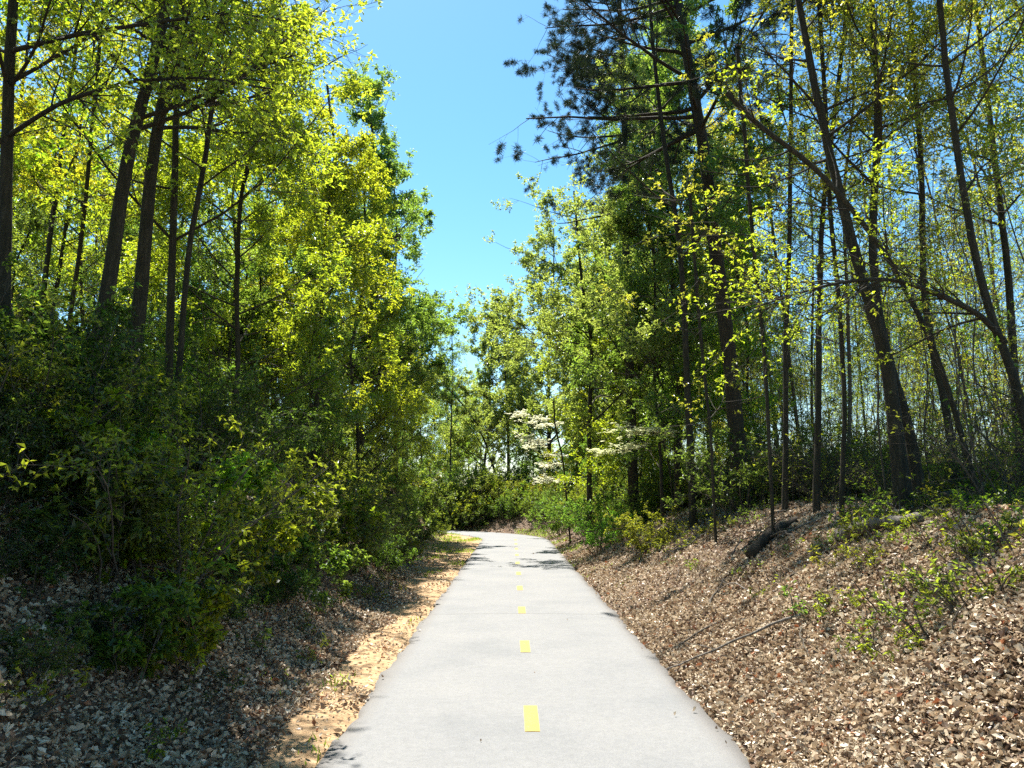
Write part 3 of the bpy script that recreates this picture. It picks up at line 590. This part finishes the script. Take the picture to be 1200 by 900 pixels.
for x, y in scatter(12, (-15, -4.5, -12, 3), 2.6, lambda x, y: not infov(x, y, 2.2)) + scatter(9, (5.5, 15, -12, 5), 2.8, lambda x, y: not infov(x, y, 2.2)):  # unseen trees added around the viewer to cut the sky fill on the banks
    r = place('tall', x, y, random.uniform(.85, 1.1), MG, 'one of the tall leafy trees added beside and behind the viewer to block sky light', 'tree', None); r['group'] = 'added trees beside the viewer'
for q, (key, x, y, sc) in enumerate([('tall', -7.0, 7.2, .85), ('tall', -8.6, 10.4, 1.), ('dense', -7.6, 9.0, .7), ('tall', -6.6, 4.6, .9), ('dense', -6.4, 5.6, .6), ('tall', -4.9, 1.6, .9), ('tall', -5.3, -1.6, 1.), ('tall', -5.0, 3.9, .85), ('tall', -5.9, 6.2, .9)]):  # canopy added past the left border to darken the near left bank
    r = place(key, x, y, sc, YG, 'one of the leafy trees added outside the left border to shade the near left bank', 'tree', None); r['group'] = 'added trees outside the left border'
for x, y in scatter(20, (4, 9, 8, 19), .5, lambda x, y: infov(x, y, 1) and 4.2 < lat(x, y) < 6):
    place('brush', x, y, random.uniform(.3, .7), random.choice([OL, YG]), 'X', 'shrub', 'twiggy bushes under the right trees')
for x, y in scatter(64, (-10, 4, 44, 53), .45, lambda x, y: 1.7 < lat(x, y) < 5):
    place('shrub', x, y, random.uniform(.5, 1.0), random.choice([OL, YG, MG]), 'X', 'shrub', 'bushes behind the bend')
for x, y in scatter(34, (-6.5, -2.4, 4.6, 10), .45, lambda x, y: infov(x, y, .6) and -6 < lat(x, y) < -2.7):
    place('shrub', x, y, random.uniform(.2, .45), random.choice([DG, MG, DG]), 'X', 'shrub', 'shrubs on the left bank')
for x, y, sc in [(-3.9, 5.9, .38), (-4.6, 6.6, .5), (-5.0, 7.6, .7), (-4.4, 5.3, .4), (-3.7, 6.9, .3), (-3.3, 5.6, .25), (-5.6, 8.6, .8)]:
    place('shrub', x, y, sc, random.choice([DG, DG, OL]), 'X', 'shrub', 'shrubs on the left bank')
# saplings
for x, y in scatter(200, (4, 28, 8, 36), .36, lambda x, y: infov(x, y, 1) and lat(x, y) > 4.6 and x/y > .2):
    place('sap', x, y, random.uniform(.6, 1.15), random.choice([OL, YG]), 'one of the pole-thin saplings crowding behind the right bank', 'sapling', 'saplings in the right wood')
for x, y in scatter(50, (-22, -4.6, 8, 34), .6, lambda x, y: infov(x, y, 1) and lat(x, y) < -4.8):
    place('sap', x, y, random.uniform(.6, 1.15), random.choice([MG, YG]), 'one of the pole-thin saplings in the shade of the left wood', 'sapling', 'saplings in the left wood')
# shrubs
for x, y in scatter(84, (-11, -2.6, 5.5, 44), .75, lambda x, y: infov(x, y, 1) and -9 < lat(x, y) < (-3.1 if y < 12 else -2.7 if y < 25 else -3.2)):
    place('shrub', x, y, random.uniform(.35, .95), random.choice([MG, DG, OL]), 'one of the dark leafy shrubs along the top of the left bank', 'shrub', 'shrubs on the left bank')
for x, y in scatter(46, (2.2, 10, 15, 45), .85, lambda x, y: (2.4 if y > 23 else 4.2) < lat(x, y) < 8):
    place('shrub', x, y, random.uniform(.6, 1.1), random.choice([MG, OL, MG]), 'one of the green shrubs along the right bank beside the far path', 'shrub', 'shrubs on the right bank')
for x, y in scatter(40, (-18, 6, 44, 58), 1.1, lambda x, y: 1.9 < lat(x, y) < 9):
    place('shrub', x, y, random.uniform(.9, 1.7), random.choice([MG, MG, OL]), 'one of the green bushes massed behind the bend of the path', 'shrub', 'bushes behind the bend')
for x, y in scatter(16, (4, 16, 9, 20), 1.0, lambda x, y: infov(x, y, 1) and 4.8 < lat(x, y) < 11):
    place('shrub', x, y, random.uniform(.35, .7), random.choice([OL, MG]), 'one of the thin low shrubs at the foot of the right trunks', 'shrub', 'low shrubs under the right trunks')

# feature shrubs
def fs(key, px, py, sc, col, label, cat='shrub'):
    p = hit(px, py); r = place(key, p[0], p[1], sc, col, label, cat, None); return r
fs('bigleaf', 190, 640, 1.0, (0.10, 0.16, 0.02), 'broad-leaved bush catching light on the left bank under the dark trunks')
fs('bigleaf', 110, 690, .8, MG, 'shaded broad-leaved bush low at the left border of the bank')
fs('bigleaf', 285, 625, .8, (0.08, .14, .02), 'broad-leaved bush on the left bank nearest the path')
fs('seedling', 255, 668, 1.5, (0.15, .15, .015), 'small golden-leaved bush halfway up the left bank', 'seedling')
fs('seedling', 262, 705, 1.0, (0.1, .17, .02), 'little green seedling just below the golden bush', 'seedling')
fs('seedling', 14, 835, 1.0, (0.14, .18, .02), 'strap-leaved bright plant at the lower left border', 'seedling')
fs('seedling', 362, 778, .7, (0.12, .17, .02), 'lone seedling at the foot of the left bank by the sandy strip', 'seedling')
fs('shrub', 764, 650, .6, (0.12, .135, .02), 'yellowish bush at the left end of the right bank')
fs('shrub', 705, 648, .8, (0.07, .15, .02), 'bright green bush right of the path at its far straight')
fs('shrub', 592, 611, .8, (0.05, .09, .015), 'dark green bush on the outside of the bend, left of its neighbour')
fs('shrub', 612, 606, .9, (0.07, .11, .018), 'mid green bush on the outside of the bend, straight ahead')
fs('shrub', 630, 610, .9, (0.08, .12, .02), 'light green bush on the outside of the bend, nearest the dogwood')
fs('shrub', 645, 606, 1., (0.06, .10, .018), 'large green bush right behind the dogwood foot')
fs('shrub', 655, 628, .9, (0.08, .14, .02), 'green bush on the right where the path starts to bend')
for px, py, sc, lb in [(1100, 640, .9, 'highest'), (1130, 665, .8, 'second highest'), (1085, 700, .9, 'left'), (1140, 715, 1., 'middle'), (1100, 745, 1.1, 'lowest'), (1180, 690, 1., 'right')]:
    fs('seedling', px, py, sc, (0.10, .13, .02), f'{lb} of the bright seedlings clustered on the right bank', 'seedling')
for x, y in scatter(90, (2.3, 6.5, 5.5, 20), .25, lambda x, y: infov(x, y, 0) and 2.6 < lat(x, y)):
    place('seedling', x, y, random.uniform(.4, 1.), random.choice([YG, OL, MG]), 'one of the scattered little seedlings growing through the right-hand leaf litter', 'seedling', 'scattered seedlings on the right bank')
for x, y in scatter(34, (3.2, 6.2, 5.8, 10.5), .22, lambda x, y: infov(x, y, 0) and x/y > .42):
    place('seedling', x, y, random.uniform(.7, 1.35), random.choice([YG, OL, MG]), 'X', 'seedling', 'scattered seedlings on the right bank')
for x, y in scatter(120, (-5.5, -2.2, 5, 18), .25, lambda x, y: infov(x, y, 0) and lat(x, y) < -2.4):
    place('seedling', x, y, random.uniform(.4, 1.), random.choice([DG, MG, YG]), 'one of the scattered little seedlings growing on the shaded left bank', 'seedling', 'scattered seedlings on the left bank')

for lst in protos.values():
    for t in lst:
        for c in list(t.children): bpy.data.objects.remove(c)
        bpy.data.objects.remove(t)

for q in range(40):
    g = g_(400+q); x = g.uniform(2.4, 6.5); y = g.uniform(7, 17)
    a = g.uniform(0, 6.28); L = g.uniform(.4, 1.5); qq = np.linspace(0, 1, 9); P = np.stack([x+np.cos(a)*L*qq, y+np.sin(a)*L*qq*.7, qq*0], 1); P[1:] += np.cumsum(g.normal(size=(8, 3))*.02*L, 0)
    P[:, 2] = np.maximum(height(P[:, 0], P[:, 1], False), 0) + .05 + np.sin(qq*3.1)*g.uniform(0, .12); r = g.uniform(.008, .02)
    root = empty('fallen_stick', P[0]); tb = Tubes(); R_ = r*np.linspace(1, .4, 9); tb.add(P[None]-P[0], R_[None], 6); P1, R1 = spawn(g, P[None]-P[0], R_[None], np.zeros(4, int), g.uniform(.2, .9, 4), np.radians(g.uniform(25, 60, 4)), g.uniform(.1, .4, 4), 5, .5, .1, .4); tb.add(P1, np.maximum(R1, .0025), 4)
    tb.build('stem', M['deadwood' if q % 3 else 'twig'], root); tag(root, 'X', 'stick', 'fallen sticks on the right bank'); placed.append(root)
SHORT = ['the left border trunk', 'the stout leaning left trunk', 'the thick left trunk', 'the third dark left trunk', 'the thin wavy left trunk', 'the thin left stem',
 'the leftmost bushy tree', 'the brightest golden tree', 'the second golden tree', 'the tall green left tree', 'the gap-edge tree', 'the pale tree over the bend',
 'the big pine', 'the left-hand pine', 'the trunk between the pines', 'the straight slim trunk', 'the wavy slender right trunk', 'the twin clump', 'the twin clump', 'the bowed right trunk',
 'the crooked right trunk', 'the ivy-brown trunk', 'the slanting thin trunk', 'the overhanging right tree', 'the second tall right tree', 'the pale right tree', 'the twisting dark-limbed tree',
 'the leaning far trunk', 'the upright far trunk', 'the tall tree ahead', 'the shorter tree ahead', 'the yellow-green bend tree', 'the slim yellow-leaved tree', 'the small yellow-leaved tree', 'the thin twiggy tree', 'the tree hiding the left-hand pine', 'the low tree beside the dogwood', 'the white dogwood', 'the small dogwood']
assert len(SHORT) == len(features)
NOUN = {'broad-leaved plants on the left bank': 'broad-leaved plants', 'fallen sticks on the right bank': 'fallen sticks', 'tall trees deep in the left wood': 'tall left-wood trees', 'low leafy trees in the left wood': 'low left-wood trees', 'tall green trees behind the right row': 'tall green right-wood trees',
 'slender trees in the right wood': 'thin-crowned slender trees', 'low trees at the back of the right wood': 'low far right-wood trees', 'low leafy trees in the right row': 'low leafy right-row trees',
 'pale green trees beyond the bend': 'pale green trees', 'distant low trees beyond the bend': 'distant low trees', 'low dark leafy trees on top of the left bank': 'low dark bank-top trees',
 'twiggy bushes under the right trees': 'twiggy bushes', 'twiggy bushes under the left trees': 'twiggy bushes', 'saplings in the right wood': 'pole-thin saplings', 'saplings in the left wood': 'pole-thin saplings',
 'shrubs on the left bank': 'dark leafy shrubs', 'shrubs on the right bank': 'green shrubs', 'bushes behind the bend': 'green bushes', 'low shrubs under the right trunks': 'low thin shrubs',
 'scattered seedlings on the right bank': 'tiny seedlings', 'scattered seedlings on the left bank': 'tiny shaded seedlings'}
def scr(o): return o.location[0]/max(o.location[1], .1)
bins = {}
for o in placed:
    side = [k for k, f in enumerate(features) if k != 18 and (f.location[0] < 0) == (o.location[0] < 0)]
    k = min(side, key=lambda k: abs(scr(features[k]) - scr(o)))
    bins.setdefault((o['group'], SHORT[k]), []).append(o)
NTH = ['nearest', 'second nearest', 'third nearest', 'fourth nearest', 'fifth nearest', 'sixth nearest', 'seventh nearest', 'eighth nearest', 'ninth nearest', 'tenth nearest', 'eleventh nearest', 'twelfth nearest']
for (gr, lm), os_ in bins.items():
    os_.sort(key=lambda o: o.location[1])
    for k, o in enumerate(os_):
        w_ = 'lone one' if len(os_) == 1 else (NTH[k] if k < len(os_)-1 or k == 0 else 'farthest') if k < 12 else 'one of the far'
        o['label'] = (f"{w_} of the {NOUN[gr]} by {lm}" if not w_.startswith('one') else f"farthest-standing cluster member among {NOUN[gr]} by {lm}")

# ------------------------------------------------------------------ dead wood
def log(name, label, a, b, r, mat, bend=0.1, lift=.6, sub=0, seed=0):
    A = hit(*a); B = hit(*b); g = g_(200+seed); q = np.linspace(0, 1, 14)
    P = A + (B-A)*q[:, None]; P += np.array([0, 0, 1.])*(np.sin(q*math.pi)*bend)[:, None]; P[1:-1] += np.cumsum(g.normal(size=(12, 3))*.008, 0)
    gz = height(P[:, 0], P[:, 1], False); P[:, 2] = np.maximum(P[:, 2], gz) + r*lift
    base = P[0].copy(); R = r*np.linspace(1, .55, 14)*(1+g.normal(size=14)*.08)
    Pc = np.concatenate([[P[0]], P, [P[-1]]]); Rc = np.concatenate([[r*.02], R, [r*.02]])
    root = empty(name, base); tb = Tubes(); tb.add(Pc[None]-base, Rc[None], 10)
    o = tb.build('stem', M[mat], root)
    if sub:
        t2 = Tubes(); P1, R1 = spawn(g, P[None]-base, R[None], np.zeros(sub, int), g.uniform(.2, .95, sub), np.radians(g.uniform(25, 60, sub)), g.uniform(.25, .7, sub), 6, .45, .1, .4)
        t2.add(P1, np.maximum(R1, .003), 5); t2.build('twigs', M[mat], root)
    return tag(root, label, 'fallen branch' if r < .04 else 'log')
log('fallen_log', 'pale grey log lying across the upper right bank', (985, 638), (1078, 621), .085, 'deadwood', .03, 1.1, 0, 1)
log('fallen_log', 'short dark rotten log pointing down the right bank', (879, 660), (934, 616), .085, 'darkwood', .12, 1.1, 2, 2)
log('fallen_log', 'low dark log behind the twin trunks near the right border', (1105, 598), (1198, 588), .11, 'darkwood', .05, .9, 0, 3)
log('fallen_branch', 'grey forked stick pointing uphill at the left of the right-bank top', (905, 612), (965, 575), .03, 'deadwood', .12, .8, 4, 4)
log('fallen_branch', 'long thin stick slanting down from the dark rotten log', (893, 682), (968, 616), .009, 'deadwood', .04, 1., 4, 5)
log('fallen_branch', 'thin pale stick on the left bank below the broad-leaved bushes', (133, 630), (207, 668), .012, 'deadwood', .1, 1.5, 2, 6)
log('fallen_branch', 'short stick lying by the right border near the bank top', (1182, 632), (1200, 600), .02, 'deadwood', .02, 1., 0, 7)
log('fallen_branch', 'pale stick beneath the twin trunks on the right bank top', (1000, 584), (1055, 592), .018, 'deadwood', .05, 1., 2, 8)
log('fallen_branch', 'bent twig in the dark leaves low on the left bank', (165, 752), (205, 738), .008, 'deadwood', .03, 1., 1, 9)
log('fallen_branch', 'tangled grey branch left of the pale log', (870, 625), (925, 640), .014, 'deadwood', .1, 1., 6, 10)

# ------------------------------------------------------------------ leaf litter, grass
def scatter_xy(g, n, x0, x1, y0, y1): return g.uniform(x0, x1, n), g.uniform(y0, y1, n)
def litter(g, regions):
    X, Y = [], []
    for n, x0, x1, y0, y1 in regions:
        x, y = scatter_xy(g, n, x0, x1, y0, y1); X.append(x); Y.append(y)
    x = np.concatenate(X); y = np.concatenate(Y); u = lateral(x, y)
    sw = -(1.9 + 1.2*sm(10, 30, y)) - noise(x, y, 1.1, 8)*0.35 + .1
    keep = np.where(u > 0, u > 1.40 + g.exponential(.03, len(x)) - (g.uniform(size=len(x)) < .004)*.1,
                    (u < sw) | ((u < -1.38) & (g.uniform(size=len(x)) < .05 + .2*(noise(x, y, 2.3, 17) > .25))))
    keep |= (np.abs(u) <= 1.4) & (g.uniform(size=len(x)) < .0004)
    keep &= np.abs(x) < .7*y + 1.5
    x, y, u = x[keep], y[keep], u[keep]; z = height(x, y)
    z = np.where(np.abs(u) < 1.4, .018, z); n = len(x)
    z = z + g.uniform(0, .055, n)*(np.abs(u) > 1.45) + .004
    a = g.uniform(0, 6.28, n); d = nrm(np.stack([np.cos(a), np.sin(a), g.normal(size=n)*.6], 1))
    nn = nrm(g.normal(size=(n, 3))*.85 + [0, 0, 1.]); sd = nrm(np.cross(d, nn)); nn = np.cross(sd, d)
    L = ((.022+.042*g.uniform(size=n)**1.5)*(1+.9*sm(9, 40, y)))[:, None]; B = np.stack([x, y, z], 1) - d*L*.5; w = L*g.uniform(.14, .36, n)[:, None]; cu = g.uniform(-.25, .75, n)[:, None]*L
    m1 = B + d*L*.35 ; m2 = B + d*L*.7
    V = np.stack([B, m1+sd*w+nn*cu*.8, m1, m1-sd*w+nn*cu, m2+sd*w*.8+nn*cu*1.1, m2+nn*cu*.3, m2-sd*w*.8+nn*cu*.9, B+d*L+nn*cu*.9], 1).reshape(-1, 3)
    V[:, 2] = np.maximum(V[:, 2], np.repeat(z, 8)-.006)
    q = np.arange(n)[:, None]*8
    tris = np.concatenate([q+np.array(t) for t in [(0, 2, 1), (0, 3, 2), (5, 7, 4), (5, 6, 7)]]); quads = np.concatenate([q+np.array(t) for t in [(1, 2, 5, 4), (2, 3, 6, 5)]])
    return V, [tris, quads]
g = g_(300)
V, Fa = litter(g, [(230000, 1.2, 8, 3.5, 12), (110000, 1.2, 9, 12, 24), (55000, -10, 10, 24, 55), (150000, -7.5, -1.2, 3.5, 12), (80000, -9, -1.2, 12, 24), (20000, -30, -7, 6, 34), (20000, 7, 30, 8, 34), (12000, -1.4, 1.7, 4, 30)])
o = mesh('leaf_litter', V, Fa, litter_mat(), smooth=False); tag(o, 'curled brown dead leaves covering both banks', 'leaf litter', kind='stuff')
g = g_(301); x, y = scatter_xy(g, 90000, -5, 5, 5, 46); u = lateral(x, y)
k = (((u < -1.42) & (u > -2.4-1.3*sm(10, 30, y)) & (noise(x, y, 1.6, 33) > .28-.25*sm(14, 30, y))) | ((u > 1.42) & (u < 2.1) & (y > 15) & (noise(x, y, 1.2, 25) > .0)))
x, y = x[k], y[k]; n = len(x); z = height(x, y); a = g.uniform(0, 6.28, n); d = nrm(np.stack([np.cos(a)*.5, np.sin(a)*.5, np.ones(n)], 1))
V, Fa = leafmesh(g, np.stack([x, y, z-.01], 1), d, g.uniform(.03, .1, n)*(1+.4*sm(15, 40, y)), asp=.12, fold=0, droop=.3, updir=.1)
o = mesh('grass', V, Fa, M['leaf'], smooth=False); o.color = (.09, .13, .02, 1); tag(o, 'short green grass in patches along the path edges', 'grass', kind='stuff')

# ------------------------------------------------------------------ render settings
S.render.engine = 'CYCLES'; c = S.cycles
c.max_bounces = 5; c.diffuse_bounces = 3; c.glossy_bounces = 1; c.transmission_bounces = 3; c.transparent_max_bounces = 2
c.caustics_reflective = False; c.caustics_refractive = False; c.sample_clamp_indirect = 4
c.use_adaptive_sampling = True; c.adaptive_threshold = 0.01
c.use_denoising = False
try: c.denoiser = 'OPENIMAGEDENOISE'; c.denoising_input_passes = 'RGB_ALBEDO_NORMAL'
except Exception: pass
S.view_settings.view_transform = 'Standard'; S.view_settings.look = 'None'; S.view_settings.exposure = 1.5; S.view_settings.gamma = 1
